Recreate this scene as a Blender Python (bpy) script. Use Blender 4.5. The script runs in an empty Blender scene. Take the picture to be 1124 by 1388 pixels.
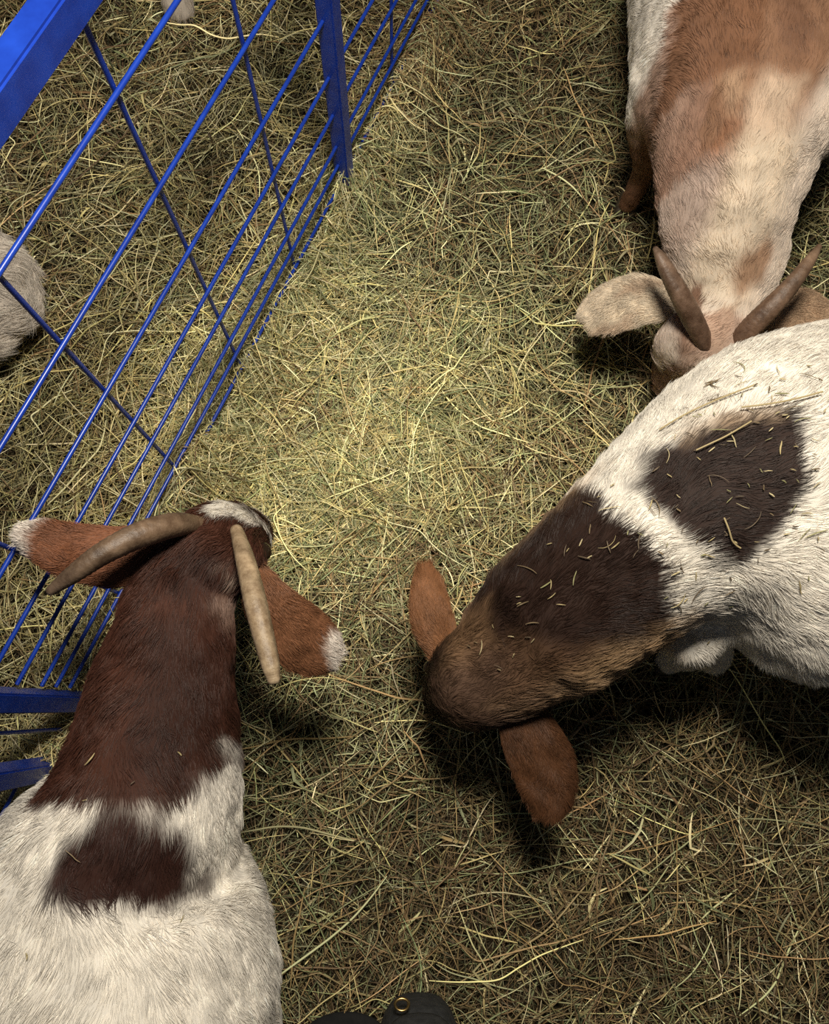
import bpy, bmesh, math
import numpy as np
from mathutils import Matrix, Vector, noise as mnoise

# ------------------------------------------------------------------ camera, light, exposure
F, CX, CY, H = 1125.0, 562.0, 694.0, 1.70          # focal length in pixels, picture centre, eye height above the hay
dwn = np.array([538 - CX, 960 - CY, F]); dwn /= np.linalg.norm(dwn)
Zw = -dwn
Yw = np.array([0, -1.0, 0]); Yw -= Yw.dot(Zw) * Zw; Yw /= np.linalg.norm(Yw)
Xw = np.cross(Yw, Zw)
RW = np.array([Xw, Yw, Zw])                          # camera (right, down, forward) -> world

def P(px, py, z):
    """point of the place seen at photo position px, py at real height z"""
    r = RW @ np.array([px - CX, py - CY, F])
    return np.array([0, 0, H]) + r * ((z - H) / r[2])

def ppm(px, py, z):
    """metres that one pixel spans there"""
    p = P(px, py, z) - np.array([0, 0, H])
    return float((RW.T @ p)[2]) / F

sc = bpy.context.scene
cam_d = bpy.data.cameras.new('camera'); cam = bpy.data.objects.new('camera', cam_d)
sc.collection.objects.link(cam); sc.camera = cam
cam_d.sensor_fit = 'HORIZONTAL'; cam_d.sensor_width = 36.0; cam_d.lens = 36.0 * F / 1124.0
cam_d.clip_start = 0.02
M = Matrix.Identity(4)
for i in range(3):
    M[i][0] = RW[i, 0]; M[i][1] = -RW[i, 1]; M[i][2] = -RW[i, 2]
M[2][3] = H
cam.matrix_world = M

w = bpy.data.worlds.new('world'); sc.world = w; w.use_nodes = True
w.node_tree.nodes['Background'].inputs[0].default_value = (0.75, 0.85, 1.0, 1)
w.node_tree.nodes['Background'].inputs[1].default_value = 0.04

def lamp(name, loc, target, size, power, color):
    l = bpy.data.lights.new(name, 'AREA'); l.shape = 'DISK'; l.size = size; l.energy = power; l.color = color
    o = bpy.data.objects.new(name, l); sc.collection.objects.link(o)
    o.location = loc
    o.rotation_euler = (Vector(target) - Vector(loc)).to_track_quat('-Z', 'Y').to_euler()
    return o
lamp('barn_lamp', (0.06, 0.60, 2.20), (0.08, 0.62, 0.0), 0.34, 43.0, (1.0, 0.93, 0.80))

sc.view_settings.view_transform = 'Standard'
sc.view_settings.look = 'None'
sc.view_settings.gamma = 1.0
sc.view_settings.use_curve_mapping = False
sc.view_settings.exposure = 0.0
try:
    sc.cycles_curves.shape = 'THICK'
except Exception:
    pass
sc.cycles.max_bounces = 5
sc.cycles.use_denoising = False

# ------------------------------------------------------------------ helpers
rng = np.random.default_rng(7)
COL = sc.collection

def snoise(p, freq, seed, n=10):
    """smooth random field in about -1..1, p is (N, d)"""
    r = np.random.default_rng(seed)
    d = p.shape[1]
    k = r.normal(0, 1, (n, d)); k /= np.linalg.norm(k, axis=1)[:, None]
    k *= (freq * r.uniform(0.5, 1.5, n))[:, None] * 2 * math.pi
    ph = r.uniform(0, 6.283, n)
    return np.sin(p @ k.T + ph).sum(1) / math.sqrt(n / 2.0) / 1.7

def smooth(x, a, b):
    t = np.clip((x - a) / (b - a), 0, 1)
    return t * t * (3 - 2 * t)

def tag(o, label=None, cat=None, group=None, kind=None):
    if label: o['label'] = label
    if cat: o['category'] = cat
    if group: o['group'] = group
    if kind: o['kind'] = kind
    return o

def mat(name, rough=0.6, color=(0.5, 0.5, 0.5), attr=None, metal=0.0, spec=0.5, build=None):
    m = bpy.data.materials.new(name); m.use_nodes = True
    nt = m.node_tree; b = nt.nodes['Principled BSDF']
    b.inputs['Roughness'].default_value = rough
    b.inputs['Metallic'].default_value = metal
    b.inputs['Specular IOR Level'].default_value = spec
    b.inputs['Base Color'].default_value = (*color, 1)
    if attr:
        a = nt.nodes.new('ShaderNodeAttribute'); a.attribute_name = attr
        nt.links.new(a.outputs['Color'], b.inputs['Base Color'])
    if build: build(nt, b)
    return m

def node(nt, t, **kw):
    n = nt.nodes.new(t)
    for k, v in kw.items():
        if k.startswith('_'): setattr(n, k[1:], v)
        else: n.inputs[k].default_value = v
    return n

def noise_mix(scale, c1, c2, bump=0.0, stretch=(1, 1, 1), rough=None, detail=6, lo=0.35, hi=0.65):
    def f(nt, b):
        tc = node(nt, 'ShaderNodeTexCoord'); mp = node(nt, 'ShaderNodeMapping')
        mp.inputs['Scale'].default_value = stretch
        nt.links.new(tc.outputs['Object'], mp.inputs['Vector'])
        n = node(nt, 'ShaderNodeTexNoise', Scale=scale, Detail=detail, Roughness=0.65)
        nt.links.new(mp.outputs[0], n.inputs['Vector'])
        cr = node(nt, 'ShaderNodeValToRGB')
        cr.color_ramp.elements[0].position = lo; cr.color_ramp.elements[0].color = (*c1, 1)
        cr.color_ramp.elements[1].position = hi; cr.color_ramp.elements[1].color = (*c2, 1)
        nt.links.new(n.outputs['Fac'], cr.inputs['Fac'])
        nt.links.new(cr.outputs['Color'], b.inputs['Base Color'])
        if bump:
            bp = node(nt, 'ShaderNodeBump', Strength=bump, Distance=0.004)
            nt.links.new(n.outputs['Fac'], bp.inputs['Height'])
            nt.links.new(bp.outputs['Normal'], b.inputs['Normal'])
    return f

def link_mesh(name, me, m, parent=None, smoothing=True):
    o = bpy.data.objects.new(name, me); COL.objects.link(o)
    if m is not None: me.materials.append(m)
    if smoothing:
        me.polygons.foreach_set('use_smooth', [True] * len(me.polygons))
    if parent is not None: o.parent = parent
    return o

def bm_mesh(name, bm):
    bmesh.ops.recalc_face_normals(bm, faces=bm.faces)
    me = bpy.data.meshes.new(name); bm.to_mesh(me); bm.free(); return me

def curves_obj(name, pos, rad, col, m, parent=None, base=None):
    """pos (N,K,3), rad (N,K), col (N,3): strands as one hair-curves object"""
    N, K, _ = pos.shape
    if base is not None: pos = pos - base
    cd = bpy.data.hair_curves.new(name)
    cd.add_curves([K] * N)
    cd.position_data.foreach_set('vector', np.ascontiguousarray(pos, dtype=np.float32).ravel())
    a = cd.attributes.get('radius') or cd.attributes.new('radius', 'FLOAT', 'POINT')
    a.data.foreach_set('value', np.ascontiguousarray(rad, dtype=np.float32).ravel())
    a = cd.attributes.new('tint', 'FLOAT_COLOR', 'POINT')
    c4 = np.ones((N, K, 4), dtype=np.float32); c4[:, :, :3] = col[:, None, :]
    a.data.foreach_set('color', c4.ravel())
    cd.materials.append(m)
    o = bpy.data.objects.new(name, cd); COL.objects.link(o)
    if parent is not None: o.parent = parent
    return o

def catmull(pts, n):
    """resample a list of vectors (any width) smoothly"""
    p = np.array(pts, float)
    if len(p) < 3: 
        t = np.linspace(0, 1, n)[:, None]; return p[0] * (1 - t) + p[-1] * t
    q = np.vstack([2 * p[0] - p[1], p, 2 * p[-1] - p[-2]])
    out = []
    for u in np.linspace(0, len(p) - 1, n):
        i = min(int(u), len(p) - 2); t = u - i
        a, b, c, d = q[i], q[i + 1], q[i + 2], q[i + 3]
        out.append(0.5 * ((2 * b) + (c - a) * t + (2 * a - 5 * b + 4 * c - d) * t * t + (3 * b - a - 3 * c + d) * t ** 3))
    return np.array(out)

def loft(bm, st, n=28, seg=20, side=None, cap=0.5, expo=2.0, ridge=None):
    """st: rows x,y,z,half_width,half_height ; closed tube with round caps"""
    s = catmull(st, n); s[:, 3:5] = np.maximum(s[:, 3:5], 0.0008)
    c = s[:, :3]
    tan = np.gradient(c, axis=0); tan /= np.linalg.norm(tan, axis=1)[:, None] + 1e-12
    rows = []
    def frame(t):
        sd = np.array(side, float) if side is not None else np.cross(t, [0, 0, 1.0])
        sd = sd - sd.dot(t) * t
        if np.linalg.norm(sd) < 1e-4: sd = np.cross(t, [0, 1.0, 0.01])
        sd /= np.linalg.norm(sd); return sd, np.cross(sd, t)
    ang = np.linspace(0, 2 * math.pi, seg, endpoint=False)
    ca, sa = np.cos(ang), np.sin(ang)
    ca = np.sign(ca) * np.abs(ca) ** (2 / expo); sa = np.sign(sa) * np.abs(sa) ** (2 / expo)
    def ring(cc, t, a, b):
        sd, up = frame(t)
        return [bm.verts.new(cc + sd * a * x + up * b * y) for x, y in zip(ca, sa)]
    # rounded ends
    for k in (0.35, 0.75):
        r = math.sqrt(1 - (1 - k) ** 2)
        e = cap * min(s[0, 3], s[0, 4]) * (1 - k)
        rows.append(ring(c[0] - tan[0] * e, tan[0], s[0, 3] * r, s[0, 4] * r))
    for i in range(n):
        g = 1.0 if ridge is None else 1 + ridge * math.sin(i * 2.4)
        rows.append(ring(c[i], tan[i], s[i, 3] * g, s[i, 4] * g))
    for k in (0.75, 0.35):
        r = math.sqrt(1 - (1 - k) ** 2)
        e = cap * min(s[-1, 3], s[-1, 4]) * (1 - k)
        rows.append(ring(c[-1] + tan[-1] * e, tan[-1], s[-1, 3] * r, s[-1, 4] * r))
    for a, b in zip(rows, rows[1:]):
        for j in range(seg):
            bm.faces.new((a[j], a[(j + 1) % seg], b[(j + 1) % seg], b[j]))
    bm.faces.new(rows[0][::-1]); bm.faces.new(rows[-1])
    return s

def box_between(bm, a, b, wx, side, wy):
    """bar of rectangular section from a to b; side = direction of wx"""
    a = np.array(a, float); b = np.array(b, float)
    t = (b - a) / np.linalg.norm(b - a)
    sd = np.array(side, float); sd -= sd.dot(t) * t; sd /= np.linalg.norm(sd)
    up = np.cross(t, sd)
    vs = []
    for q in (a, b):
        for sx, sy in ((-1, -1), (1, -1), (1, 1), (-1, 1)):
            vs.append(bm.verts.new(q + sd * sx * wx / 2 + up * sy * wy / 2))
    f = [(0, 1, 2, 3), (7, 6, 5, 4), (0, 4, 5, 1), (1, 5, 6, 2), (2, 6, 7, 3), (3, 7, 4, 0)]
    fs = [bm.faces.new([vs[i] for i in q]) for q in f]
    return vs

# ------------------------------------------------------------------ fence line (found from the rods and posts)
FD = np.array([0.39728, 0.91770, 0.0])               # direction of the fence over the ground
FN = np.array([-0.91770, 0.39728, 0.0])              # towards the far side
S = H / 1.55
FB = np.array([-0.10863, 1.04590, 0.0]) * S          # foot of the middle post
TILT = -0.05
def fp(s, z, off=0.0):
    return FB + FD * s + FN * off + np.array([0, 0, z + TILT * s])

# ------------------------------------------------------------------ the ground and its hay
def hgt(x, y):
    x = np.asarray(x, float); y = np.asarray(y, float)
    p = np.stack([x.ravel(), y.ravel()], 1)
    z = 0.010 * snoise(p, 1.6, 11) + 0.008 * snoise(p, 4.5, 12) + 0.004 * snoise(p, 10, 13)
    rel = p - FB[:2]
    dist = rel @ FN[:2]
    along = rel @ FD[:2]
    heap = 0.060 + 0.080 * smooth(-along, 0.10, 0.50) * (1 - smooth(-along, 1.0, 1.25))
    z += heap * np.clip(0.9 + 0.35 * snoise(p, 3.5, 15), 0.4, 1.4) * np.exp(-((dist + 0.006) / 0.066) ** 2) * (0.75 + 0.35 * snoise(p, 2.5, 14))
    return z.reshape(x.shape)

X0, X1, Y0, Y1 = -1.55, 1.65, -1.05, 2.15
def ground():
    nx, ny = 190, 190
    gx, gy = np.meshgrid(np.linspace(X0 - 0.6, X1 + 0.6, nx), np.linspace(Y0 - 0.9, Y1 + 0.5, ny))
    gz = hgt(gx, gy) - 0.026
    v = np.stack([gx.ravel(), gy.ravel(), gz.ravel()], 1)
    idx = np.arange(nx * ny).reshape(ny, nx)
    f = np.stack([idx[:-1, :-1], idx[:-1, 1:], idx[1:, 1:], idx[1:, :-1]], -1).reshape(-1, 4)
    me = bpy.data.meshes.new('floor'); me.from_pydata(v.tolist(), [], f.tolist())
    o = link_mesh('floor', me, mat('trampled_litter', 0.95, spec=0.1,
        build=noise_mix(60, (0.010, 0.008, 0.005), (0.055, 0.042, 0.022), bump=0.8)))
    tag(o, kind='structure')
ground()

# regional tints of mixed hay, browner lower down to paint in dimmer light: (photo x, y, radius m, straw, green, brown, tone)
def region_weights(p):
    def blob(px, py, r):
        c = P(px, py, 0)[:2]
        return np.exp(-((p - c) ** 2).sum(1) / r ** 2)
    rel = p - FB[:2]
    far = smooth(rel @ FN[:2], -0.02, 0.05)
    green = 0.30 + 0.7 * blob(690, 240, 0.22) + 0.45 * blob(560, 400, 0.35) + 0.45 * blob(450, 1050, 0.35) \
        + 0.30 * blob(350, 550, 0.3) + 0.2 * blob(600, 700, 0.4) - 0.35 * far * (1 - 0.9 * blob(100, 100, 0.5))
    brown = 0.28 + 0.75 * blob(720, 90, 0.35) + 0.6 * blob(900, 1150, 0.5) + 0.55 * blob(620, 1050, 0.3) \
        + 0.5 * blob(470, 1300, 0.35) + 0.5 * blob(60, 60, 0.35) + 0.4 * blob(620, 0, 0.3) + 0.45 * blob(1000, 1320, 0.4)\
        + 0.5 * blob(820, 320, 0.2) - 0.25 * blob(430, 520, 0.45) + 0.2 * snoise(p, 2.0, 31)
    straw = 0.42 + 0.45 * far + 0.5 * blob(400, 560, 0.4) + 0.3 * blob(620, 520, 0.35) + 0.12 * snoise(p, 3.0, 32) \
        + 0.3 * blob(90, 880, 0.25)
    W = np.stack([straw, green, brown], 1)
    W = np.clip(W, 0.03, None); return W / W.sum(1)[:, None]

STRAW = np.array([[0.67, 0.58, 0.27], [0.60, 0.51, 0.23], [0.76, 0.69, 0.38], [0.55, 0.46, 0.21], [0.82, 0.76, 0.46]])
GREEN = np.array([[0.37, 0.37, 0.18], [0.29, 0.31, 0.15], [0.46, 0.45, 0.24], [0.24, 0.27, 0.13], [0.52, 0.52, 0.29]])
BROWN = np.array([[0.28, 0.19, 0.09], [0.20, 0.14, 0.07], [0.36, 0.24, 0.11], [0.15, 0.10, 0.055], [0.42, 0.30, 0.15]])

def hay_colors(p, r, tone):
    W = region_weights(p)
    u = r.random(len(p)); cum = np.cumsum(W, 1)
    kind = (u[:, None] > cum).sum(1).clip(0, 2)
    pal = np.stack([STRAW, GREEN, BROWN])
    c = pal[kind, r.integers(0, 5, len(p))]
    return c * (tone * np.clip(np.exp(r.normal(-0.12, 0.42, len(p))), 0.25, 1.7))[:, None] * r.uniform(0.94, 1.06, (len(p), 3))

def strands(N, K, lmin, lmax, rmin, rmax, zlo, zhi, tone, seed, spread=1.1, curv=5.0, tilt=0.18, arch=0.010, where=None):
    r = np.random.default_rng(seed)
    if where is None:
        c = np.stack([r.uniform(X0, X1, N), r.uniform(Y0, Y1, N)], 1)
    else:
        c = where(r, N)
    L = lmin + (lmax - lmin) * r.random(N) ** 1.8
    th = 1.2 + 1.1 * snoise(c, 1.3, 41) + 0.8 * snoise(c, 3.5, 42) + r.normal(0, spread, N) + math.pi * r.integers(0, 2, N)
    s = np.linspace(-0.5, 0.5, K)
    kap = r.normal(0, curv, N)
    kink = np.where(r.random(N) < 0.35, r.normal(0, 0.55, N), 0.0); kp = r.uniform(-0.3, 0.3, N)
    ang = th[:, None] + kap[:, None] * (s[None, :] * L[:, None]) + kink[:, None] * (s[None, :] > kp[:, None])
    ang += 0.16 * L[:, None] ** 0.5 * np.sin(s[None, :] * r.uniform(3, 12, N)[:, None] + r.uniform(0, 6, N)[:, None])
    ds = (L / (K - 1))[:, None]
    x = np.cumsum(np.cos(ang) * ds, 1); y = np.cumsum(np.sin(ang) * ds, 1)
    x += c[:, :1] - x.mean(1, keepdims=True); y += c[:, 1:] - y.mean(1, keepdims=True)
    z = hgt(x, y) + (zlo + (zhi - zlo) * r.random(N))[:, None]
    z += (r.normal(0, tilt, N) * L)[:, None] * s[None, :]
    z += (arch * r.normal(0, 1, N))[:, None] * (1 - 4 * s[None, :] ** 2)
    z = np.maximum(z, hgt(x, y) - 0.024)
    pos = np.stack([x, y, z], -1)
    rad = (rmin + (rmax - rmin) * r.random(N) ** 2.2)[:, None] * (1 - 0.55 * np.abs(2 * s[None, :]) ** 3)
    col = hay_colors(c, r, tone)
    return pos, rad, col

hay_m = mat('dried_hay', 0.55, attr='tint', spec=0.35)
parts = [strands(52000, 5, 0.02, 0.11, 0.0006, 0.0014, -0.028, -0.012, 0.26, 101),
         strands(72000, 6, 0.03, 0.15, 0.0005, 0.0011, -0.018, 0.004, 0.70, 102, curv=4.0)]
def cat_strands(name, lst, label, cat):
    K = max(p[0].shape[1] for p in lst)
    P_, R_, C_ = [], [], []
    for pos, rad, col in lst:
        k = pos.shape[1]
        if k < K:                                    # pad by repeating the tip
            pos = np.concatenate([pos] + [pos[:, -1:] + (pos[:, -1:] - pos[:, -2:-1]) * 0.05 * (i + 1) for i in range(K - k)], 1)
            rad = np.concatenate([rad] + [rad[:, -1:] * 0.8] * (K - k), 1)
        P_.append(pos); R_.append(rad); C_.append(col)
    o = curves_obj(name, np.concatenate(P_), np.concatenate(R_), np.concatenate(C_), hay_m)
    return tag(o, label, cat, kind='stuff')
cat_strands('hay_bedding', parts, 'dense trampled hay covering the whole barn floor of the pen', 'hay')
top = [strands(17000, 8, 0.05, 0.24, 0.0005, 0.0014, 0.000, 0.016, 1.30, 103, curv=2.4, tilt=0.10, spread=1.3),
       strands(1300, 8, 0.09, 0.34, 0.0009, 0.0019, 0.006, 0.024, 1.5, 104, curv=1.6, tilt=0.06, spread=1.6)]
def near_centre(r, N):
    c = P(450, 600, 0)[:2]
    return c + r.normal(0, 0.27, (N, 2))
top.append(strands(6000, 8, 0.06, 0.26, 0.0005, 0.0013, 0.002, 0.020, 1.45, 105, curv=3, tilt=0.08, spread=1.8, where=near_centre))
def by_fence(r, N):
    s = r.uniform(-1.5, 0.6, N); o = r.normal(-0.005, 0.040, N)
    q = FB[:2] + FD[:2] * s[:, None] + FN[:2] * o[:, None]
    return q
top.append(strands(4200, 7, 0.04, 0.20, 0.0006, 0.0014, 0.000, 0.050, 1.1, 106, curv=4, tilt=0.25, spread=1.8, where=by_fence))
cat_strands('loose_hay', top, 'long pale hay stalks lying loose on top of the trampled bedding', 'hay')

# flat leaf blades and crushed seed heads
def blades(name, N, seed, zl, zh, label, wmin=0.0012, wmax=0.0034, tone=0.9):
    r = np.random.default_rng(seed)
    pos, _, col = strands(N, 6, 0.03, 0.13, 1, 1, zl, zh, tone, seed, curv=9, tilt=0.2)
    K = pos.shape[1]
    t = np.gradient(pos, axis=1); t /= np.linalg.norm(t, axis=2, keepdims=True)
    up = np.zeros_like(pos); up[..., 2] = 1
    sd = np.cross(t, up); sd /= np.linalg.norm(sd, axis=2, keepdims=True) + 1e-9
    nn = np.cross(sd, t)
    tw = (r.normal(0, 0.6, N)[:, None] + r.normal(0, 0.7, N)[:, None] * np.linspace(-1, 1, K)[None])[..., None]
    a = sd * np.cos(tw) + nn * np.sin(tw); b = np.cross(t, a)
    wd = (wmin + (wmax - wmin) * r.random(N) ** 2)[:, None, None] * (1 - 0.8 * np.abs(np.linspace(-1, 1, K)) ** 2.5)[None, :, None]
    v = np.stack([pos - a * wd, pos + b * wd * 0.45, pos + a * wd], 2)   # folded along the midrib
    v = v.reshape(-1, 3)
    base = (np.arange(N) * K * 3)[:, None, None]
    k = (np.arange(K - 1) * 3)[None, :, None]
    f = []
    for j in (0, 1):
        q = np.array([j, j + 1, j + 4, j + 3])[None, None, :]
        f.append((base + k + q).reshape(-1, 4))
    f = np.concatenate(f)
    me = bpy.data.meshes.new(name)
    me.vertices.add(len(v)); me.vertices.foreach_set('co', v.astype(np.float32).ravel())
    me.loops.add(f.size); me.loops.foreach_set('vertex_index', f.astype(np.int32).ravel())
    me.polygons.add(len(f)); me.polygons.foreach_set('loop_start', np.arange(0, f.size, 4, dtype=np.int32))
    me.update(calc_edges=True)
    at = me.color_attributes.new('tint', 'FLOAT_COLOR', 'POINT')
    c4 = np.ones((len(v), 4), np.float32); c4[:, :3] = np.repeat(col, K * 3, 0)
    at.data.foreach_set('color', c4.ravel())
    o = link_mesh(name, me, hay_m)
    return tag(o, label, 'hay', kind='stuff')
blades('hay_leaves', 9000, 201, -0.014, 0.008, 'flat dry grass leaves and chaff mixed through the hay bedding')

# ------------------------------------------------------------------ the blue livestock fence
def blue_build(nt, b):
    tc = node(nt, 'ShaderNodeTexCoord')
    n = node(nt, 'ShaderNodeTexNoise', Scale=35.0, Detail=5.0)
    nt.links.new(tc.outputs['Object'], n.inputs['Vector'])
    cr = node(nt, 'ShaderNodeValToRGB')
    cr.color_ramp.elements[0].position = 0.3; cr.color_ramp.elements[0].color = (0.006, 0.030, 0.28, 1)
    cr.color_ramp.elements[1].position = 0.7; cr.color_ramp.elements[1].color = (0.010, 0.052, 0.42, 1)
    nt.links.new(n.outputs['Fac'], cr.inputs['Fac']); nt.links.new(cr.outputs['Color'], b.inputs['Base Color'])
    bp = node(nt, 'ShaderNodeBump', Strength=0.15, Distance=0.002)
    nt.links.new(n.outputs['Fac'], bp.inputs['Height']); nt.links.new(bp.outputs['Normal'], b.inputs['Normal'])
blue = mat('blue_powder_coat', 0.32, spec=0.6, build=blue_build)

HS = [0.782, 0.622, 0.475, 0.357, 0.266, 0.181, 0.126, 0.068]
def rod_mesh(a, b, r):
    bm = bmesh.new()
    loft(bm, [[*a, r, r], [*((np.array(a) + b) / 2 + np.array([0, 0, -0.0015])), r, r], [*b, r, r]], n=14, seg=10)
    return bm
def panel(label, s0, s1, top, uprights, post_s, post_w):
    root = bpy.data.objects.new('livestock_panel', None); COL.objects.link(root)
    base = fp((s0 + s1) / 2, 0); base[2] = 0; root.location = base
    tag(root, label, 'fence panel', 'blue livestock panels of the pen fence')
    T = Matrix.Translation(Vector(-base))
    def add(name, bm, sm=True):
        bmesh.ops.transform(bm, matrix=T, verts=bm.verts)
        return link_mesh(name, bm_mesh(name, bm), blue, root, sm)
    for h in HS:
        add('horizontal_rod', rod_mesh(fp(s0, h * S, 0.0), fp(s1, h * S, 0.0), 0.0036))
    for s in uprights:
        add('upright_wire', rod_mesh(fp(s, -0.01, 0.0072), fp(s, top, 0.0072), 0.0036))
    bm = bmesh.new(); box_between(bm, fp(s0, top), fp(s1, top), 0.032, FN, 0.045)
    bmesh.ops.bevel(bm, geom=bm.edges[:], offset=0.003, segments=2, affect='EDGES')
    add('top_rail', bm, False)
    for s in post_s:
        a = fp(s, 0, -0.004); a[2] = -0.03; b = np.array(a); b[2] = top + TILT * s
        bm = bmesh.new(); box_between(bm, a, b, post_w, FD, post_w)
        bmesh.ops.bevel(bm, geom=bm.edges[:], offset=0.003, segments=2, affect='EDGES')
        add('post', bm, False)
    return root
TOPZ = 0.905 * S
panel('blue livestock panel running from beside the brown-necked horned goat past the middle post',
      -1.10 * S, 0.50 * S, TOPZ, [-0.928 * S, -0.692 * S, -0.455 * S, -0.219 * S, 0.262 * S, 0.46 * S], [-1.123 * S, 0.0], 0.033)
panel('blue livestock panel at the left edge, in the dark beside the white shoulder',
      -2.00 * S, -1.25 * S, TOPZ, [-1.178 * S, -1.45 * S, -1.7 * S], [-1.245 * S, -1.98 * S], 0.036)

# ------------------------------------------------------------------ goats
coat_m = mat('goat_skin', 0.75, attr='tint', spec=0.2)
fur_m = mat('goat_fur', 0.5, attr='tint', spec=0.3)
def horn_build(nt, b):
    tc = node(nt, 'ShaderNodeTexCoord')
    n = node(nt, 'ShaderNodeTexNoise', Scale=55.0, Detail=6.0, Roughness=0.7)
    nt.links.new(tc.outputs['Object'], n.inputs['Vector'])
    a = node(nt, 'ShaderNodeAttribute', _attribute_name='tint')
    mx = node(nt, 'ShaderNodeMix', _data_type='RGBA', _blend_type='MULTIPLY')
    cr = node(nt, 'ShaderNodeValToRGB')
    cr.color_ramp.elements[0].position = 0.35; cr.color_ramp.elements[0].color = (0.45, 0.40, 0.36, 1)
    cr.color_ramp.elements[1].position = 0.62; cr.color_ramp.elements[1].color = (1, 1, 1, 1)
    nt.links.new(n.outputs['Fac'], cr.inputs['Fac'])
    mx.inputs['Factor'].default_value = 1.0
    nt.links.new(a.outputs['Color'], mx.inputs['A']); nt.links.new(cr.outputs['Color'], mx.inputs['B'])
    nt.links.new(mx.outputs['Result'], b.inputs['Base Color'])
    bp = node(nt, 'ShaderNodeBump', Strength=0.6, Distance=0.003)
    nt.links.new(n.outputs['Fac'], bp.inputs['Height']); nt.links.new(bp.outputs['Normal'], b.inputs['Normal'])
horn_m = mat('ridged_horn', 0.45, spec=0.45, build=horn_build)
hoof_m = mat('hoof_horn', 0.5, build=noise_mix(40, (0.03, 0.022, 0.016), (0.10, 0.075, 0.05), bump=0.4))
eye_m = mat('goat_eye', 0.08, (0.02, 0.012, 0.006), spec=0.8)
nose_m = mat('goat_nose', 0.45, (0.16, 0.09, 0.08))

WHITE = (0.78, 0.725, 0.64)
def poly_sd(p, poly):
    """signed distance, positive inside"""
    poly = np.array(poly); d = np.full(len(p), 1e9); ins = np.zeros(len(p), bool)
    for i in range(len(poly)):
        a, b = poly[i - 1], poly[i]
        ab = b - a; t = np.clip(((p - a) @ ab) / (ab @ ab + 1e-12), 0, 1)
        q = a + t[:, None] * ab
        d = np.minimum(d, np.linalg.norm(p - q, axis=1))
        c = ((a[1] > p[:, 1]) != (b[1] > p[:, 1]))
        with np.errstate(divide='ignore', invalid='ignore'):
            xx = (b[0] - a[0]) * (p[:, 1] - a[1]) / (b[1] - a[1]) + a[0]
        ins ^= c & (p[:, 0] < xx)
    return np.where(ins, d, -d)

def coat_fn(base, patches, seed):
    """patches: (pixel outline, height of that skin, soft edge m, colour[, strength])"""
    prep = []
    for pt in patches:
        out, z, soft, colr = pt[:4]; k = pt[4] if len(pt) > 4 else 1.0
        prep.append(([P(x, y, z)[:2] for x, y in out], soft, np.array(colr), k))
    def f(p):
        c = np.tile(np.array(base, float), (len(p), 1))
        wob = 0.0045 * snoise(p, 9, seed) + 0.0045 * snoise(p, 25, seed + 1)
        for poly, soft, colr, k in prep:
            sd = poly_sd(p[:, :2], poly) + wob
            m = (smooth(sd, -soft, soft) * k)[:, None]
            c = c * (1 - m) + colr * m
        v = 1 + 0.09 * snoise(p, 14, seed + 2) + 0.05 * snoise(p, 40, seed + 3)
        return c * v[:, None]
    return f

def px_st(rows):
    """(px, py, z, half width px, half height m) -> metres"""
    out = []
    for px, py, z, hw, hh in rows:
        out.append([*P(px, py, z), hw * ppm(px, py, z), hh])
    return out

def set_tint(me, cols):
    at = me.color_attributes.new('tint', 'FLOAT_COLOR', 'POINT')
    c4 = np.ones((len(me.vertices), 4), np.float32); c4[:, :3] = cols
    at.data.foreach_set('color', c4.ravel())

def mesh_arrays(me):
    n = len(me.vertices); v = np.empty(n * 3, np.float32); me.vertices.foreach_get('co', v)
    me.calc_loop_triangles()
    t = np.empty(len(me.loop_triangles) * 3, np.int32); me.loop_triangles.foreach_get('vertices', t)
    nn = np.empty(n * 3, np.float32); me.vertices.foreach_get('normal', nn)
    return v.reshape(-1, 3).astype(float), t.reshape(-1, 3), nn.reshape(-1, 3).astype(float)

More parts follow.
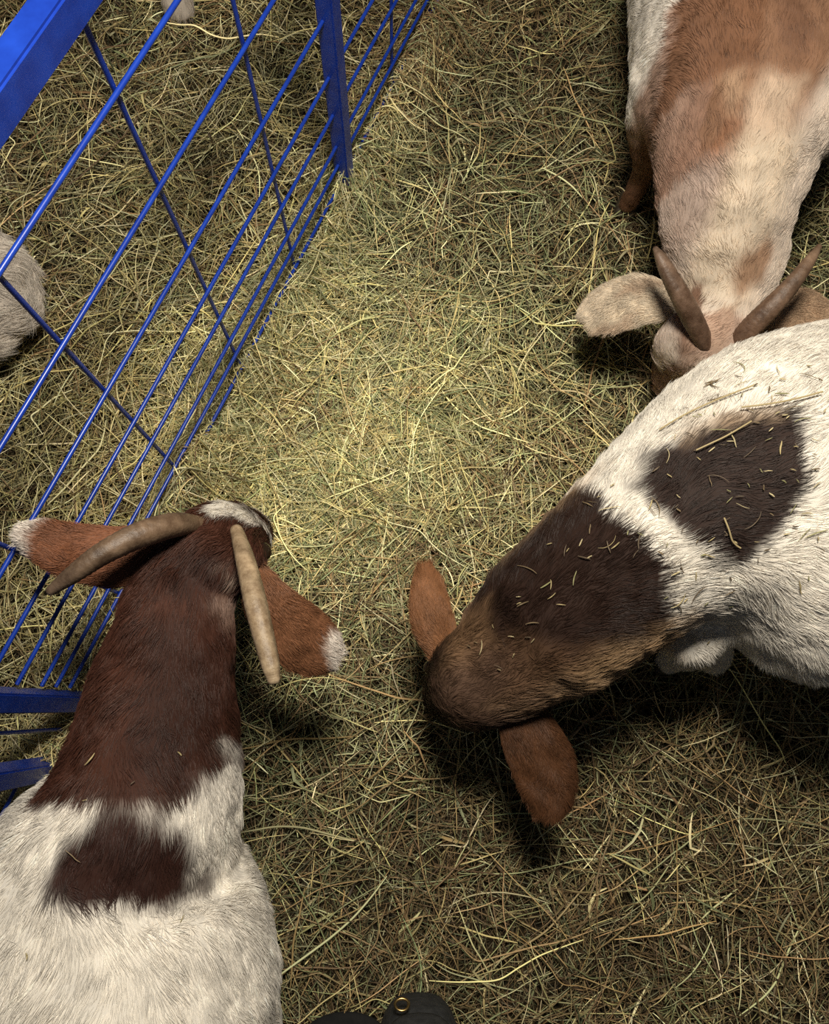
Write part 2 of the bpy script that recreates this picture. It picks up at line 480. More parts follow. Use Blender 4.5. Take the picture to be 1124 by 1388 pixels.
def grow_fur(name, me, skel, coat, N, length, radius, parent, base, seed, lift=0.28, minz=-0.45, K=5, mess=0.25, inset=0.0):
    """skel: list of (point, direction the hair lies)"""
    r = np.random.default_rng(seed)
    v, t, nv = mesh_arrays(me)
    a, b, c = v[t[:, 0]], v[t[:, 1]], v[t[:, 2]]
    fn = np.cross(b - a, c - a); ar = np.linalg.norm(fn, axis=1) / 2; fn /= (2 * ar[:, None] + 1e-12)
    ok = fn[:, 2] > minz
    pr = ar * ok; pr /= pr.sum()
    i = r.choice(len(t), N, p=pr)
    u1 = np.sqrt(r.random(N)); u2 = r.random(N)
    w0, w1, w2 = 1 - u1, u1 * (1 - u2), u1 * u2
    p = a[i] * w0[:, None] + b[i] * w1[:, None] + c[i] * w2[:, None]
    n = nv[t[i, 0]] * w0[:, None] + nv[t[i, 1]] * w1[:, None] + nv[t[i, 2]] * w2[:, None]
    n /= np.linalg.norm(n, axis=1)[:, None] + 1e-9
    pw = p + base
    sp = np.array([s[0] for s in skel]); sv = np.array([s[1] for s in skel])
    d2 = ((pw[:, None, :] - sp[None]) ** 2).sum(2)
    wt = 1 / (d2 + 1e-4) ** 2
    f = (wt[:, :, None] * sv[None]).sum(1); f /= np.linalg.norm(f, axis=1)[:, None] + 1e-9
    f += np.array([0, 0, -0.25])
    jit = np.stack([snoise(pw, 9, seed + 5), snoise(pw, 9, seed + 6), snoise(pw, 9, seed + 7)], 1) * mess * 1.3 \
        + np.stack([snoise(pw, 40, seed + 8), snoise(pw, 40, seed + 9), snoise(pw, 40, seed + 10)], 1) * mess \
        + r.normal(0, mess * 0.45, (N, 3))
    f = f + jit
    f -= (f * n).sum(1)[:, None] * n
    f /= np.linalg.norm(f, axis=1)[:, None] + 1e-9
    L = length * r.uniform(0.6, 1.15, N) * (1 + 0.3 * snoise(pw, 12, seed + 11))
    L = np.clip(L, length * 0.4, length * 1.6)
    lf = lift * np.clip(1 + 0.45 * snoise(pw, 30, seed + 12), 0.5, 2) * r.uniform(0.6, 1.5, N)
    s = np.linspace(0, 1, K)
    pos = p[:, None, :] - n[:, None, :] * (0.0003 + inset) + f[:, None, :] * (L[:, None] * s[None])[..., None] \
        + n[:, None, :] * ((L * lf)[:, None] * (s[None] ** 0.7) * (1 - 0.25 * s[None] ** 2))[..., None]
    rad = radius * r.uniform(0.7, 1.3, N)[:, None] * (1 - 0.85 * s[None] ** 1.5)
    cp = pw + f * (L * r.uniform(-0.12, 0.05, N))[:, None]      # hair keeps the colour of the patch it grows from
    col = coat(cp) * r.uniform(0.78, 1.18, N)[:, None] * (1 + 0.12 * snoise(pw * np.array([1, 1, 1.0]), 55, seed + 50))[:, None]
    return curves_obj(name, pos, rad, np.clip(col, 0.002, 0.95), fur_m, parent)

def make_goat(spec):
    lofts, skel = [], []
    bm = bmesh.new()
    for rows, opt in spec['body']:
        st = px_st(rows) if opt.get('px', True) else rows
        s = loft(bm, st, n=opt.get('n', 26), seg=24, side=opt.get('side'), cap=0.6, expo=opt.get('expo', 2.0))
        c = s[:, :3]; tg = np.gradient(c, axis=0); tg /= np.linalg.norm(tg, axis=1)[:, None]
        sign = opt.get('flow', 1)
        for q, tt in zip(c, tg): skel.append((q, tt * sign))
    tmp_me = bm_mesh('tmp', bm)
    tmp = bpy.data.objects.new('tmp', tmp_me); COL.objects.link(tmp)
    m = tmp.modifiers.new('r', 'REMESH'); m.mode = 'VOXEL'; m.voxel_size = 0.0085; m.use_smooth_shade = True
    m = tmp.modifiers.new('s', 'SMOOTH'); m.factor = 0.5; m.iterations = spec.get('smooth', 9)
    bpy.context.view_layer.update()
    me = bpy.data.meshes.new_from_object(tmp.evaluated_get(bpy.context.evaluated_depsgraph_get()))
    bpy.data.objects.remove(tmp); bpy.data.meshes.remove(tmp_me)
    me.name = 'goat'
    base = np.array(spec['base'], float)
    v = np.empty(len(me.vertices) * 3, np.float32); me.vertices.foreach_get('co', v)
    v = v.reshape(-1, 3).astype(float)
    # folds and muscle relief in the real surface
    nn = np.empty(len(me.vertices) * 3, np.float32); me.vertices.foreach_get('normal', nn); nn = nn.reshape(-1, 3)
    v += nn * (0.0022 * snoise(v, 9, spec['seed'] + 70) + 0.0012 * snoise(v, 22, spec['seed'] + 71))[:, None]
    coat = coat_fn(spec['base_color'], spec['patches'], spec['seed'])
    cols = coat(v)
    me.vertices.foreach_set('co', (v - base).astype(np.float32).ravel()); me.update()
    g = link_mesh('goat', me, None); me.materials.clear(); me.materials.append(coat_m)
    g.location = base
    set_tint(me, np.clip(cols, 0.002, 0.95))
    tag(g, spec['label'], 'goat')
    grow_fur('fur', me, skel, coat, spec.get('hairs', 130000), spec.get('hair_len', 0.020), 0.00038, g, base, spec['seed'],
             lift=spec.get('lift', 0.17))
    T = Matrix.Translation(Vector(-base))
    def part(name, bm2, m_, parent=g):
        bmesh.ops.transform(bm2, matrix=T, verts=bm2.verts)
        me2 = bm_mesh(name, bm2)
        return link_mesh(name, me2, m_, parent)
    for e in spec.get('ears', []):
        b2 = bmesh.new(); s = loft(b2, px_st(e['st']), n=26, seg=24, cap=1.0, expo=2.2, side=e.get('side'))
        # cup the ear lengthwise
        o = part('ear', b2, coat_m)
        v2, t2, n2 = mesh_arrays(o.data)
        v2w = v2 + base
        d = ((v2w[:, None, :] - s[None, :, :3]) ** 2).sum(2); k = d.argmin(1)
        rr = np.sqrt(d.min(1)) / np.maximum(s[k, 3], 1e-3)
        v2w[:, 2] += e.get('cup', -0.012) * np.clip(rr, 0, 1.2) ** 2
        v2w[:, 2] += 0.0022 * snoise(v2w, 18, 5)
        o.data.vertices.foreach_set('co', (v2w - base).astype(np.float32).ravel()); o.data.update()
        ec = coat_fn(e['color'], e.get('patches', []), spec['seed'] + 20)
        set_tint(o.data, np.clip(ec(v2w), 0.002, 0.95))
        tg = np.gradient(s[:, :3], axis=0); tg /= np.linalg.norm(tg, axis=1)[:, None]
        grow_fur('fur', o.data, list(zip(s[:, :3], tg)), ec, e.get('hairs', 9000), e.get('len', 0.013), 0.0004, o, base,
                 spec['seed'] + 33, lift=0.22, minz=-1.1, mess=0.3)
        if e.get('label'): o['label'] = e['label']
    for hN in spec.get('horns', []):
        b2 = bmesh.new(); s = loft(b2, px_st(hN['st']), n=70, seg=22, cap=1.2, expo=2.4, ridge=0.022)
        o = part('horn', b2, horn_m)
        v2, _, _ = mesh_arrays(o.data); v2 = v2 + base
        d = ((v2[:, None, :] - s[None, :, :3]) ** 2).sum(2).argmin(1) / 69.0
        c0, c1 = np.array(hN['color']), np.array(hN['tip'])
        c = c0 * (1 - d[:, None]) + c1 * d[:, None]
        set_tint(o.data, c * (1 + 0.18 * snoise(v2, 25, 9))[:, None])
    for (q, r_, sd) in spec.get('eyes', []):
        b2 = bmesh.new(); bmesh.ops.create_uvsphere(b2, u_segments=20, v_segments=14, radius=r_)
        bmesh.ops.transform(b2, matrix=Matrix.Translation(Vector(q)) @ Matrix.Diagonal((1, 1, 0.85, 1)), verts=b2.verts)
        part('eye', b2, eye_m)
    for q, dirv in spec.get('hooves', []):
        d = np.array(dirv, float); d /= np.linalg.norm(d)
        for sgn in (-1, 1):
            side = np.array([-d[1], d[0], 0]) * sgn * 0.012
            a = np.array(q) + side
            b2 = bmesh.new()
            loft(b2, [[*(a - d * 0.012 + [0, 0, 0.05]), 0.010, 0.015], [*(a + [0, 0, 0.025]), 0.012, 0.022],
                      [*(a + d * 0.012 + [0, 0, 0.004]), 0.013, 0.028]], n=8, seg=14, side=side, cap=0.2, expo=2.6)
            part('hoof', b2, hoof_m)
    if spec.get('nose') is not None:
        q, r_ = spec['nose']
        b2 = bmesh.new(); bmesh.ops.create_uvsphere(b2, u_segments=18, v_segments=12, radius=r_)
        bmesh.ops.transform(b2, matrix=Matrix.Translation(Vector(q)) @ Matrix.Diagonal((1.15, 1.0, 0.6, 1)), verts=b2.verts)
        part('nose', b2, nose_m)
    if spec.get('tail'):
        b2 = bmesh.new(); loft(b2, spec['tail'], n=12, seg=14, cap=1.0); o = part('tail', b2, coat_m)
        v2, _, _ = mesh_arrays(o.data); set_tint(o.data, coat(v2 + base))
    return g

def leg(top, knee, fet, hoof, r=(0.060, 0.026, 0.020, 0.022)):
    pts = [top, (np.array(top) * 0.45 + np.array(knee) * 0.55), knee, (np.array(knee) + fet) / 2, fet, np.array(hoof) + [0, 0, 0.035]]
    rr = [r[0], r[0] * 0.62, r[1], r[1] * 0.68, r[2], r[3]]
    hh = [r[0] * 1.3, r[0] * 0.75, r[1] * 1.1, r[1] * 0.72, r[2] * 1.05, r[3]]
    return ([[*p, a, b] for p, a, b in zip(pts, rr, hh)], dict(px=False, n=24, side=(1, 0.02, 0), flow=1))

def auto_legs(pos_front, pos_rear, fwd, half, belly, skip=()):
    """standing legs below two points of the back; returns lofts and hooves"""
    f = np.array([fwd[0], fwd[1], 0.0]); f /= np.linalg.norm(f); sd = np.array([f[1], -f[0], 0])
    L, Hs = [], []
    for nm, c, rear in (('front', pos_front, False), ('rear', pos_rear, True)):
        for sg in (-1, 1):
            if (nm, sg) in skip: continue
            c0 = np.array([c[0], c[1], 0.0]) + sd * sg * half
            if not rear:
                top = c0 + [0, 0, belly + 0.10]; knee = c0 + f * 0.015 + [0, 0, 0.25]; fet = c0 - f * 0.005 + [0, 0, 0.085]
                hf = c0 + f * 0.02
                r = (0.058, 0.026, 0.019, 0.021)
            else:
                top = c0 + [0, 0, belly + 0.12]; knee = c0 - f * 0.09 + [0, 0, 0.29]; fet = c0 - f * 0.055 + [0, 0, 0.085]
                hf = c0 - f * 0.03
                r = (0.085, 0.028, 0.020, 0.021)
            L.append(leg(top, knee, fet, hf, r)); Hs.append((hf, f))
    return L, Hs

# ---- goat A: brown neck, horns, lower left
DKB, REDB = (0.030, 0.011, 0.007), (0.066, 0.024, 0.014)
bodyA = [([(234, 870, .54, 79, .11), (226, 920, .53, 89, .125), (215, 1000, .52, 105, .145), (201, 1080, .51, 122, .175),
           (172, 1150, .49, 158, .20), (166, 1220, .48, 186, .21), (166, 1300, .48, 203, .22), (160, 1420, .48, 214, .23),
           (150, 1580, .48, 218, .23), (146, 1740, .49, 190, .21), (143, 1850, .50, 150, .18), (142, 1900, .49, 90, .12)], dict(n=44, expo=2.15)),
         ([(262, 770, .565, 66, .070), (248, 815, .56, 72, .09), (236, 870, .55, 80, .105), (224, 930, .53, 90, .12)], dict(n=18)),
         ([(270, 772, .575, 50, .056), (287, 752, .575, 62, .062), (302, 740, .535, 62, .060), (317, 730, .47, 46, .052),
           (330, 726, .39, 36, .044), (336, 724, .34, 32, .036)], dict(n=24, side=P(355, 780, .58) - P(262, 690, .58), flow=-1)),
        ]
fA, rA = P(172, 1160, .45), P(148, 1800, .45)
lA, hA = auto_legs(fA + [-.045, 0, 0], rA, (0.05, 1), 0.055, 0.30)
eyeA = [(P(355, 748, .55), 0.014, 1), (P(262, 700, .51), 0.013, -1)]
make_goat(dict(seed=300, base=(fA[0], fA[1], 0), body=bodyA + lA, hooves=hA, base_color=WHITE,
    label='horned goat with dark brown neck and white back, head down beside the blue fence',
    eyes=eyeA, nose=(P(339, 711, .315), 0.023),
    tail=[[*P(142, 1890, .58), .03, .03], [*P(142, 1960, .60), .03, .02], [*P(142, 2010, .62), .012, .01]],
    horns=[dict(st=[(270, 712, .61, 11, .013), (235, 712, .655, 16, .017), (190, 725, .685, 17, .018), (140, 750, .70, 15, .016),
                    (100, 778, .70, 12, .012), (70, 800, .69, 7, .007)], color=(0.20, 0.13, 0.08), tip=(0.15, 0.10, 0.065)),
           dict(st=[(322, 722, .61, 9, .012), (333, 760, .65, 13, .017), (346, 815, .68, 15.5, .018), (358, 865, .69, 14.5, .016),
                    (367, 902, .695, 12.5, .012), (371, 920, .695, 9, .008)], color=(0.40, 0.29, 0.18), tip=(0.36, 0.27, 0.17))],
    ears=[dict(st=[(250, 745, .585, 18, .011), (205, 750, .60, 38, .009), (150, 752, .61, 41, .008), (95, 745, .615, 37, .007),
                   (50, 729, .62, 28, .006), (26, 722, .62, 17, .005)], color=(0.22, 0.085, 0.040),
               patches=[([(-20, 680), (75, 690), (62, 712), (40, 725), (35, 760), (-20, 760)], .62, .010, (0.78, 0.70, 0.62))],
               label='brown ear with a white tip', cup=-0.012, hairs=12000),
          dict(st=[(338, 770, .56, 18, .011), (362, 815, .55, 34, .009), (392, 850, .52, 44, .008), (420, 872, .49, 42, .007),
                   (442, 887, .47, 32, .006), (453, 894, .46, 18, .005)], color=(0.22, 0.095, 0.045),
               patches=[([(445, 850), (480, 850), (480, 920), (440, 922), (437, 900)], .47, .008, (0.78, 0.70, 0.62))],
               label='brown ear with a white tip', cup=-0.014, hairs=12000)],
    patches=[([(150, 640), (420, 640), (420, 860), (322, 900), (326, 985), (318, 1005), (288, 1004), (292, 1030), (265, 1055),
               (260, 1075), (240, 1088), (205, 1090), (150, 1086), (110, 1080), (40, 1095), (20, 900)], .62, .010, REDB),
             ([(200, 830), (300, 860), (300, 980), (262, 1060), (225, 1078), (170, 1075), (160, 1000), (190, 920)], .66, .05, DKB, 0.8),
             ([(230, 740), (312, 745), (318, 800), (260, 815), (215, 800)], .60, .02, (0.030, 0.011, 0.007), 0.8),  # shade behind the head and horns, painted into the coat
             ([(80, 1150), (112, 1120), (160, 1098), (208, 1116), (244, 1170), (236, 1235), (195, 1258), (162, 1238), (105, 1246), (60, 1228), (35, 1206), (58, 1180)],
              .70, .013, (0.034, 0.013, 0.009)),
             ([(284, 660), (315, 672), (360, 702), (342, 712), (322, 703), (300, 704), (290, 690)], .56, .005, (0.75, 0.70, 0.62)),
             ([(294, 765), (312, 762), (316, 776), (300, 782)], .62, .006, (0.42, 0.32, 0.25), .8),
             ([(288, 808), (310, 798), (330, 815), (335, 850), (308, 852)], .62, .014, (0.26, 0.17, 0.13), .7)]))

# ---- goat B: white back with dark patch, right
bodyB = [([(745, 845, .46, 106, .13), (800, 800, .48, 112, .15), (862, 748, .49, 122, .18), (915, 715, .49, 146, .20), (960, 698, .49, 182, .21),
           (1010, 688, .49, 214, .22), (1070, 684, .49, 236, .23), (1150, 680, .49, 246, .24), (1300, 668, .48, 248, .24),
           (1450, 655, .48, 225, .23), (1580, 645, .49, 180, .20), (1660, 640, .50, 100, .13)], dict(n=44, expo=2.15, flow=1)),
         ([(668, 908, .41, 72, .085), (700, 882, .43, 88, .10), (745, 845, .45, 105, .13), (800, 800, .47, 112, .15)], dict(n=18)),
         ([(668, 905, .43, 60, .065), (650, 917, .41, 68, .075), (640, 925, .36, 66, .070), (625, 938, .30, 52, .056),
           (612, 945, .23, 40, .045), (604, 948, .18, 34, .036)], dict(n=24, side=P(725, 985, .4) - P(590, 860, .4), flow=-1)),
         ([(P(935, 835, .40)[0], P(935, 835, .40)[1], .40, .06, .08), (*P(962, 866, .30), .036, .042), (*P(968, 888, .23), .028, .032),
           (*P(940, 892, .14), .021, .022), (*P(915, 895, .08), .021, .022), (*P(905, 897, .035), .022, .022)], dict(px=False, side=(1, 0, 0)))]
fB, rB = P(905, 745, .45), P(1560, 645, .45)
lB, hB = auto_legs(fB, rB, (-1, -0.25), 0.085, 0.30, skip=(('front', -1), ('front', 1)))
top2 = P(900, 700, .40)
lB.append(leg([top2[0], top2[1], .40], [top2[0] - .01, top2[1], .25], [top2[0], top2[1], .085], [top2[0] - .02, top2[1] - .005, 0]))
hB += [(np.array([*P(905, 897, 0)[:2], 0]), (-1, -.2, 0)), (np.array([top2[0] - .02, top2[1] - .005, 0]), (-1, -.2, 0))]
BR = (0.025, 0.012, 0.008); TAN = (0.42, 0.27, 0.145)
make_goat(dict(seed=400, base=(fB[0], fB[1], 0), body=bodyB + lB, hooves=hB, base_color=WHITE,
    label='goat with brown neck and a large dark patch on its white back, right edge',
    eyes=[(P(585, 905, .34), 0.013, 1), (P(672, 975, .34), 0.013, -1)], nose=(P(603, 948, .165), 0.024),
    tail=[[*P(1660, 640, .60), .03, .03], [*P(1720, 635, .62), .03, .02], [*P(1760, 633, .64), .012, .01]],
    ears=[dict(st=[(606, 885, .40, 20, .012), (590, 850, .40, 27, .010), (583, 815, .39, 26, .008), (579, 788, .38, 20, .007),
                   (577, 768, .37, 10, .005)], color=(0.26, 0.115, 0.05), cup=-0.014),
          dict(st=[(700, 955, .40, 28, .012), (722, 1000, .39, 41, .010), (740, 1040, .38, 42, .008), (746, 1078, .37, 36, .007),
                   (745, 1105, .36, 20, .005)], color=(0.10, 0.042, 0.018), cup=-0.014, hairs=14000)],
    patches=[([(500, 700), (640, 660), (795, 648), (812, 690), (850, 735), (885, 770), (905, 815), (915, 850), (935, 862), (900, 960), (760, 1150), (500, 1150)],
              .62, .008, BR),
             ([(560, 830), (640, 780), (720, 715), (790, 650), (760, 650), (600, 700), (540, 800)], .50, .026, TAN, .85),
             ([(660, 960), (780, 900), (880, 850), (935, 845), (930, 900), (800, 980), (720, 1000)], .48, .022, TAN, .70),
             ([(610, 850), (650, 830), (660, 870), (640, 905), (600, 905)], .48, .03, (0.36, 0.21, 0.11), .6),
             ([(640, 880), (700, 900), (740, 960), (700, 1000), (600, 990), (570, 930)], .48, .02, (0.13, 0.075, 0.048), .7),
             ([(700, 860), (760, 880), (800, 880), (760, 930), (700, 940)], .60, .03, (0.20, 0.11, 0.06), .6),
             ([(872, 640), (895, 600), (950, 575), (1000, 556), (1075, 552), (1095, 590), (1098, 650), (1075, 700), (1050, 740), (985, 755),
               (950, 735), (905, 690)], .71, .008, (0.032, 0.019, 0.015)),
             ([(935, 570), (1000, 545), (1060, 540), (1060, 560), (1000, 566), (940, 590)], .71, .012, (0.42, 0.30, 0.20), .6)]))

# ---- goat C: pale with tan saddle, top right
bodyC = [([(984, 300, .37, 88, .11), (988, 255, .40, 97, .125), (996, 205, .42, 112, .15), (1006, 150, .43, 140, .175), (1015, 80, .43, 158, .19),
           (1030, 0, .43, 176, .20), (1045, -120, .43, 190, .21), (1060, -300, .43, 192, .21), (1070, -420, .44, 165, .19), (1075, -500, .45, 95, .12)],
          dict(n=42, expo=2.15)),
         ([(965, 448, .29, 50, .062), (980, 400, .30, 66, .080), (985, 350, .33, 78, .095), (984, 300, .37, 88, .11), (988, 250, .40, 97, .125)], dict(n=22)),
         ([(968, 446, .30, 52, .060), (955, 462, .28, 58, .066), (940, 478, .23, 56, .060), (928, 498, .17, 44, .048), (918, 515, .12, 34, .040),
           (912, 528, .085, 29, .033)], dict(n=24, side=P(1010, 470, .25) - P(885, 440, .25), flow=-1)),
         ([(*P(905, 110, .42), .07, .09), (*P(883, 160, .33), .050, .058), (*P(879, 205, .23), .033, .036), (*P(872, 235, .15), .023, .025),
           (*P(858, 262, .085), .022, .024), (*P(850, 278, .035), .022, .022)], dict(px=False, side=(1, 0, 0)))]
fC, rC = P(1030, 120, .43), P(1070, -400, .43)
lC, hC = auto_legs(fC, rC, (-.05, -1), 0.085, 0.27, skip=(('front', -1), ('front', 1)))
t2 = P(1075, 130, .40)
lC.append(leg([t2[0], t2[1], .38], [t2[0] - .01, t2[1] - .02, .24], [t2[0] - .01, t2[1] - .01, .085], [t2[0] - .01, t2[1] - .03, 0]))
hC += [(np.array([*P(847, 284, 0)[:2], 0]), (-.3, -1, 0)), (np.array([t2[0] - .01, t2[1] - .03, 0]), (0, -1, 0))]
CREAM = (0.62, 0.47, 0.34); SAD = (0.27, 0.145, 0.085)
make_goat(dict(seed=500, base=(fC[0], fC[1], 0), body=bodyC + lC, hooves=hC, base_color=(0.72, 0.61, 0.51), hair_len=0.014,
    label='cream horned goat with a tan saddle on its back, grazing in the top right',
    eyes=[(P(893, 462, .22), 0.013, 1), (P(985, 488, .22), 0.013, -1)], nose=(P(911, 530, .075), 0.022),
    tail=[[*P(1075, -500, .54), .03, .03], [*P(1075, -540, .56), .03, .02], [*P(1075, -565, .58), .012, .01]],
    horns=[dict(st=[(985, 470, .29, 11, .012), (1000, 462, .33, 13, .013), (1022, 440, .36, 15, .018), (1050, 412, .39, 14, .017), (1078, 380, .41, 11, .013),
                    (1098, 353, .42, 8, .009), (1110, 335, .42, 4, .005)], color=(0.17, 0.095, 0.06), tip=(0.26, 0.17, 0.11)),
           dict(st=[(966, 474, .29, 12, .012), (955, 462, .33, 13, .013), (938, 430, .37, 14, .017), (922, 400, .40, 13, .016), (906, 370, .42, 11, .012),
                    (896, 350, .43, 8, .009), (889, 338, .43, 4, .005)], color=(0.15, 0.085, 0.055), tip=(0.24, 0.16, 0.11))],
    ears=[dict(st=[(925, 418, .29, 14, .011), (905, 408, .29, 27, .009), (872, 404, .28, 38, .008), (838, 411, .26, 37, .007),
                   (810, 425, .24, 28, .006), (795, 437, .23, 17, .005)], color=(0.74, 0.62, 0.47),
               patches=[([(880, 380), (915, 385), (910, 400), (870, 400), (840, 395)], .28, .008, (0.42, 0.27, 0.17), .6),
                        ([(780, 440), (860, 430), (860, 460), (780, 460)], .26, .01, (0.50, 0.33, 0.22), .5)], cup=-0.010, hairs=12000),
          dict(st=[(1015, 440, .29, 14, .011), (1045, 425, .28, 28, .009), (1080, 420, .26, 36, .008), (1112, 425, .24, 34, .007),
                   (1140, 435, .22, 20, .005)], color=(0.58, 0.40, 0.26), cup=-0.010)],
    patches=[([(840, -200), (960, -200), (955, 60), (945, 130), (930, 190), (905, 215), (885, 170), (860, 130), (840, 60)], .55, .022, (0.78, 0.72, 0.64)),
             ([(955, -40), (985, -200), (1160, -200), (1150, 60), (1115, 120), (1090, 190), (1040, 175), (1020, 230), (975, 235), (948, 200),
               (945, 120), (965, 60)], .60, .026, SAD),
             ([(1050, -20), (1085, -30), (1115, 40), (1095, 75), (1065, 40)], .62, .016, (0.17, 0.085, 0.05), .8),
             ([(995, 70), (1020, 60), (1035, 100), (1010, 115)], .62, .014, (0.42, 0.28, 0.18), .7),
             ([(955, 150), (985, 165), (1000, 215), (975, 232), (950, 200)], .58, .014, (0.20, 0.10, 0.06), .7),
             ([(1015, 150), (1040, 90), (1095, 100), (1100, 170), (1060, 190), (1020, 190)], .60, .020, (0.60, 0.46, 0.34), .85),
             ([(1000, 130), (1025, 135), (1020, 165), (998, 160)], .60, .008, (0.30, 0.14, 0.075), .8),
             ([(1010, 190), (1090, 175), (1085, 330), (990, 330), (980, 250)], .55, .022, (0.72, 0.60, 0.46), .8),
             ([(895, 230), (975, 240), (960, 400), (890, 380)], .48, .020, (0.62, 0.50, 0.43), .7),
             ([(1008, 345), (1030, 330), (1055, 335), (1050, 365), (1020, 380), (1005, 365)], .42, .014, (0.33, 0.18, 0.10), .85),
             ([(925, 0), (945, -5), (950, 22), (930, 28)], .6, .006, (0.35, 0.20, 0.13), .8),
             ([(860, 130), (905, 140), (905, 215), (900, 300), (830, 310), (845, 200)], .33, .006, (0.34, 0.20, 0.14), .9),
             ([(830, 230), (905, 235), (900, 320), (820, 320)], .10, .008, (0.20, 0.095, 0.05), .9),
             ([(896, 425), (925, 430), (925, 500), (905, 510), (898, 470)], .24, .006, (0.20, 0.095, 0.055), .9),
             ([(930, 455), (975, 440), (970, 490), (935, 490)], .28, .008, (0.62, 0.44, 0.30), .7),
             ([(885, 490), (950, 500), (940, 545), (880, 545)], .12, .008, (0.46, 0.30, 0.22), .8)]))

# ---- goat D: pale fleece rump beyond the fence, left edge
bodyD = [([(10, 392, .17, 60, .10), (-15, 392, .17, 84, .14), (-50, 390, .17, 96, .16), (-140, 388, .17, 100, .16), (-280, 386, .17, 96, .16),
           (-380, 386, .18, 80, .15), (-430, 386, .20, 56, .11)], dict(n=36, flow=-1)),
         ([(-410, 386, .24, 52, .09), (-450, 386, .33, 44, .075), (-480, 386, .42, 36, .06)], dict(n=14)),
         ([(-480, 386, .44, 40, .06), (-510, 386, .43, 40, .055), (-540, 386, .38, 28, .042), (-565, 386, .33, 22, .032)], dict(n=16)),
         ([(-330, 330, .06, 28, .04), (-400, 322, .05, 20, .028), (-450, 330, .03, 14, .02)], dict(n=12)),
         ([(-330, 446, .06, 28, .04), (-400, 454, .05, 20, .028), (-450, 446, .03, 14, .02)], dict(n=12))]
rD = P(-40, 390, .17); lD, hD = [], []
make_goat(dict(seed=600, base=(rD[0], rD[1], 0), body=bodyD + lD, hooves=hD, base_color=(0.76, 0.68, 0.59), hair_len=0.034, hairs=80000, lift=0.22,
    label='pale woolly animal beyond the blue fence, cut off by the left edge',
    eyes=[(P(-512, 350, .43), 0.012, 1), (P(-512, 422, .43), 0.012, -1)],
    ears=[dict(st=[(-485, 345, .44, 12, .01), (-485, 305, .42, 22, .008), (-485, 278, .39, 12, .005)], color=(0.55, 0.46, 0.38)),
          dict(st=[(-485, 427, .44, 12, .01), (-485, 467, .42, 22, .008), (-485, 494, .39, 12, .005)], color=(0.55, 0.46, 0.38))],
    patches=[]))

# ---- goat E: only a pale foreleg reaches into the top of the picture
pE = P(247, 26, 0)
E0 = np.array([pE[0], pE[1], 0.0])
e = lambda dx, dy, z, a, b: [E0[0] + dx, E0[1] + dy, z, a, b]
bodyE = [([e(.08, -.02 + .12, .52, .10, .12), e(.08, .20, .52, .16, .17), e(.08, .45, .52, .19, .19), e(.08, .75, .53, .17, .17), e(.08, .88, .54, .09, .10)],
          dict(px=False, n=30)),
         ([e(.08, .12, .56, .08, .10), e(.08, .02, .68, .065, .085), e(.08, -.03 + .02, .76, .055, .07)], dict(px=False, n=14, side=(1, 0, 0))),
         ([e(.08, .0, .78, .06, .06), e(.08, -.05 + .02, .76, .06, .06), e(.08, -.07, .70, .04, .045), e(.08, -.10, .62, .032, .034)], dict(px=False, n=14, side=(1, 0, 0)))]
lE, hE = auto_legs(E0 + [.08, .17, 0], E0 + [.08, .78, 0], (0, -1), 0.09, 0.30, skip=(('front', 1),))
lE.append(leg(E0 + [-.01, .17, .42], E0 + [-.01, .10, .25], E0 + [0, .030, .10], E0 + [0, 0.0, -0.012], (0.058, 0.036, 0.032, 0.037)))
hE.append((E0 + [0, 0.0, -0.03], (0, -1, 0)))
make_goat(dict(seed=700, base=(E0[0] + .08, E0[1] + .4, 0), body=bodyE + lE, hooves=hE, base_color=(0.66, 0.58, 0.50), hair_len=0.022, hairs=30000,
    label='pale grey foreleg of an animal beyond the blue fence, cut off by the top edge', eyes=[], patches=[]))

# ------------------------------------------------------------------ hay scraps caught on the coats
def top_z(g, xy):
    """height of a goat's upper surface at points xy by ray casting on its mesh"""
    out = []
    dg = bpy.context.evaluated_depsgraph_get()
    loc = np.array(g.location)
    for x, y in xy:
        ok, h, n, i = g.ray_cast(Vector((x - loc[0], y - loc[1], 3.0)), Vector((0, 0, -1)))
        out.append((h[2], np.array(n)) if ok else None)
    return out

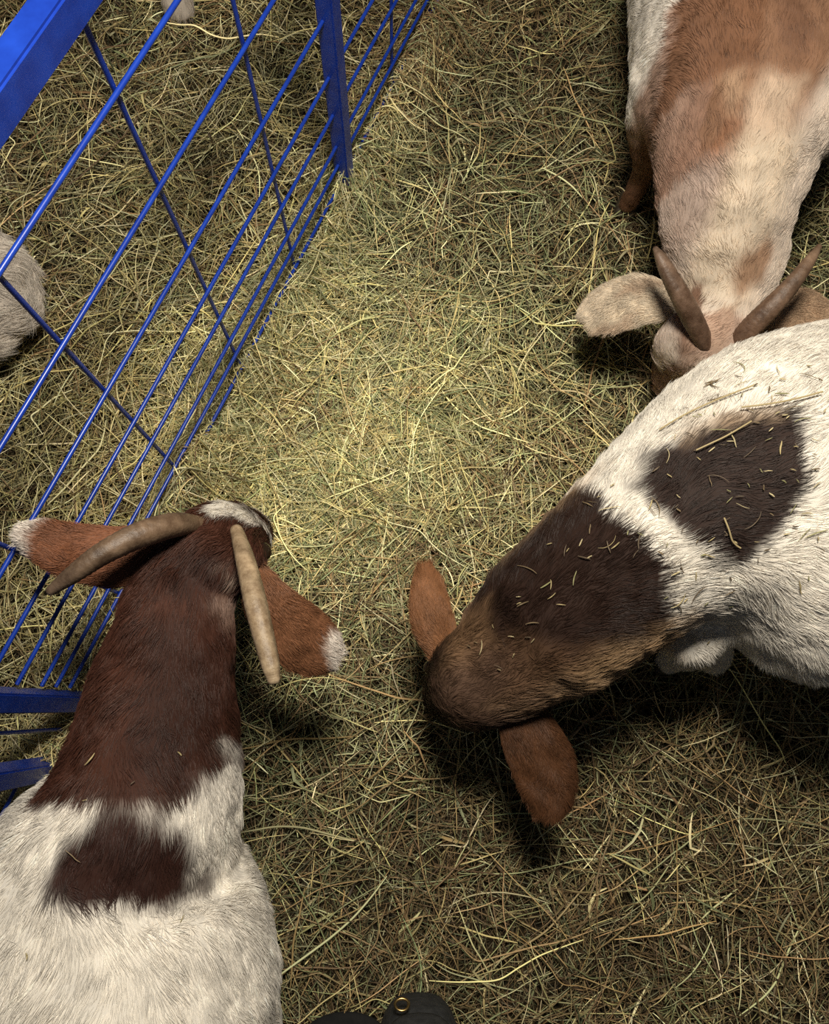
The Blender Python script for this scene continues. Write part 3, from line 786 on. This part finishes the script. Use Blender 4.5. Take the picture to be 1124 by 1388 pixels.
goats = [o for o in COL.objects if o.name.startswith('goat')]
bpy.context.view_layer.update()
def scraps(g, outline, z, N, seed, label, lmin=.006, lmax=.03, stems=()):
    r = np.random.default_rng(seed)
    poly = np.array([P(x, y, z)[:2] for x, y in outline])
    lo, hi = poly.min(0), poly.max(0)
    c = r.uniform(lo, hi, (N * 6, 2)); c = c[poly_sd(c, poly) > 0][:N]
    L = lmin + (lmax - lmin) * r.random(len(c)) ** 3
    th = r.uniform(0, 3.14, len(c)); K = 5
    paths = [(c[i], L[i], th[i], r.normal(0, 25)) for i in range(len(c))]
    pos, rad, col = [], [], []
    s = np.linspace(-.5, .5, K)
    for cc, l, t, kp in paths:
        a = t + kp * s * l
        q = cc + np.cumsum(np.stack([np.cos(a), np.sin(a)], 1) * l / (K - 1), 0)
        q -= q.mean(0) - cc
        hz = top_z(g, q)
        if any(h is None or h[1][2] < 0.25 for h in hz): continue
        pos.append([[q[k][0], q[k][1], hz[k][0] + 0.0055 + 0.002 * r.random()] for k in range(K)])
        rad.append(r.uniform(.0004, .0011) * (1 - .6 * np.abs(2 * s) ** 2))
        col.append(np.array([[.50, .40, .20], [.34, .32, .15], [.22, .16, .09], [.60, .50, .28], [.15, .11, .07]])[r.integers(0, 5)] * r.uniform(.7, 1.1))
    for st in stems:
        pts = catmull([P(x, y, z)[:2] for x, y in st], 5)
        hz = top_z(g, pts)
        if any(h is None for h in hz): continue
        pos.append([[pts[k][0], pts[k][1], hz[k][0] + 0.011] for k in range(5)]); rad.append(np.full(5, .0011)); col.append([.42, .33, .17])
    if pos:
        o = curves_obj('hay_scraps', np.array(pos), np.array(rad), np.array(col, float), hay_m)
        tag(o, label, 'hay', kind='stuff')
gA, gB, gC = goats[0], goats[1], goats[2]
scraps(gB, [(935, 545), (1000, 480), (1124, 445), (1124, 900), (960, 850), (880, 740), (700, 900), (640, 850), (800, 660), (880, 620)], .70, 170, 801,
       'scraps of hay and seed stuck in the coat of the dark-patched goat',
       stems=[[(915, 560), (960, 538), (1030, 515)], [(1010, 548), (1060, 545), (1110, 535)], [(950, 605), (985, 590), (1020, 570)], [(985, 700), (1000, 728), (1015, 738)]])
scraps(gA, [(120, 900), (300, 900), (320, 1100), (340, 1300), (60, 1350), (20, 1180)], .66, 9, 802,
       'few wisps of hay on the coat of the brown-necked goat')

# ------------------------------------------------------------------ the dark grey bag by the photographer's feet
felt = mat('grey_waxed_canvas', 0.8, build=noise_mix(70, (0.020, 0.021, 0.022), (0.045, 0.046, 0.048), bump=0.5))
brass = mat('brass', 0.3, (0.62, 0.42, 0.16), metal=1.0)
dark = mat('black_canvas', 0.9, build=noise_mix(50, (0.004, 0.004, 0.004), (0.012, 0.011, 0.010), bump=0.4))
def bag():
    zt = 0.15
    c = P(570, 1508, zt); c[2] = 0
    root = bpy.data.objects.new('bag', None); COL.objects.link(root); root.location = c
    tag(root, 'dark grey canvas bag with a brass eyelet at the bottom edge', 'bag')
    k = ppm(570, 1400, zt)
    hw, hd = 62 * k, 118 * k
    bm = bmesh.new()                                  # soft body
    loft(bm, [[0, 0, 0.00, hw * .92, hd * .92], [0, 0, .05, hw, hd], [0, 0, .11, hw, hd], [0, 0, zt - .008, hw * .9, hd * .93]], n=14, seg=32, side=(1, 0, 0), cap=0.2, expo=3.0)
    link_mesh('body', bm_mesh('body', bm), felt, root)
    bm = bmesh.new()                                  # flap folded over the top
    loft(bm, [[0, 0, zt - .010, hw * .985, hd * .985], [0, 0, zt, hw * .97, hd * .97], [0, -.002, zt + .005, hw * .85, hd * .86]], n=6, seg=36, side=(1, 0, 0), cap=0.1, expo=2.8)
    link_mesh('flap', bm_mesh('flap', bm), felt, root)
    e_ = P(545, 1360, zt) - c; e_[2] = zt + 0.006
    bm = bmesh.new()
    R_, r_ = .0115, .0024
    vs = [[bm.verts.new((e_[0] + (R_ + r_ * math.cos(b)) * math.cos(a), e_[1] + (R_ * .8 + r_ * math.cos(b)) * math.sin(a), e_[2] + r_ * math.sin(b)))
           for b in np.linspace(0, 2 * math.pi, 8, endpoint=False)] for a in np.linspace(0, 2 * math.pi, 28, endpoint=False)]
    for i in range(28):
        for j in range(8):
            bm.faces.new((vs[i][j], vs[(i + 1) % 28][j], vs[(i + 1) % 28][(j + 1) % 8], vs[i][(j + 1) % 8]))
    link_mesh('eyelet', bm_mesh('eyelet', bm), brass, root)
    q0 = P(505, 1392, .05) - c
    bm = bmesh.new()
    loft(bm, [[q0[0] + .03, q0[1] - .05, .06, .03, .012], [q0[0] - .02, q0[1] - .02, .03, .035, .012], [q0[0] - .09, q0[1] - .03, .015, .035, .012],
              [q0[0] - .14, q0[1] - .09, .015, .03, .012]], n=16, seg=16)
    o = link_mesh('side_pouch', bm_mesh('side_pouch', bm), dark, root); o['label'] = 'black side pouch lying in the hay'
bag()
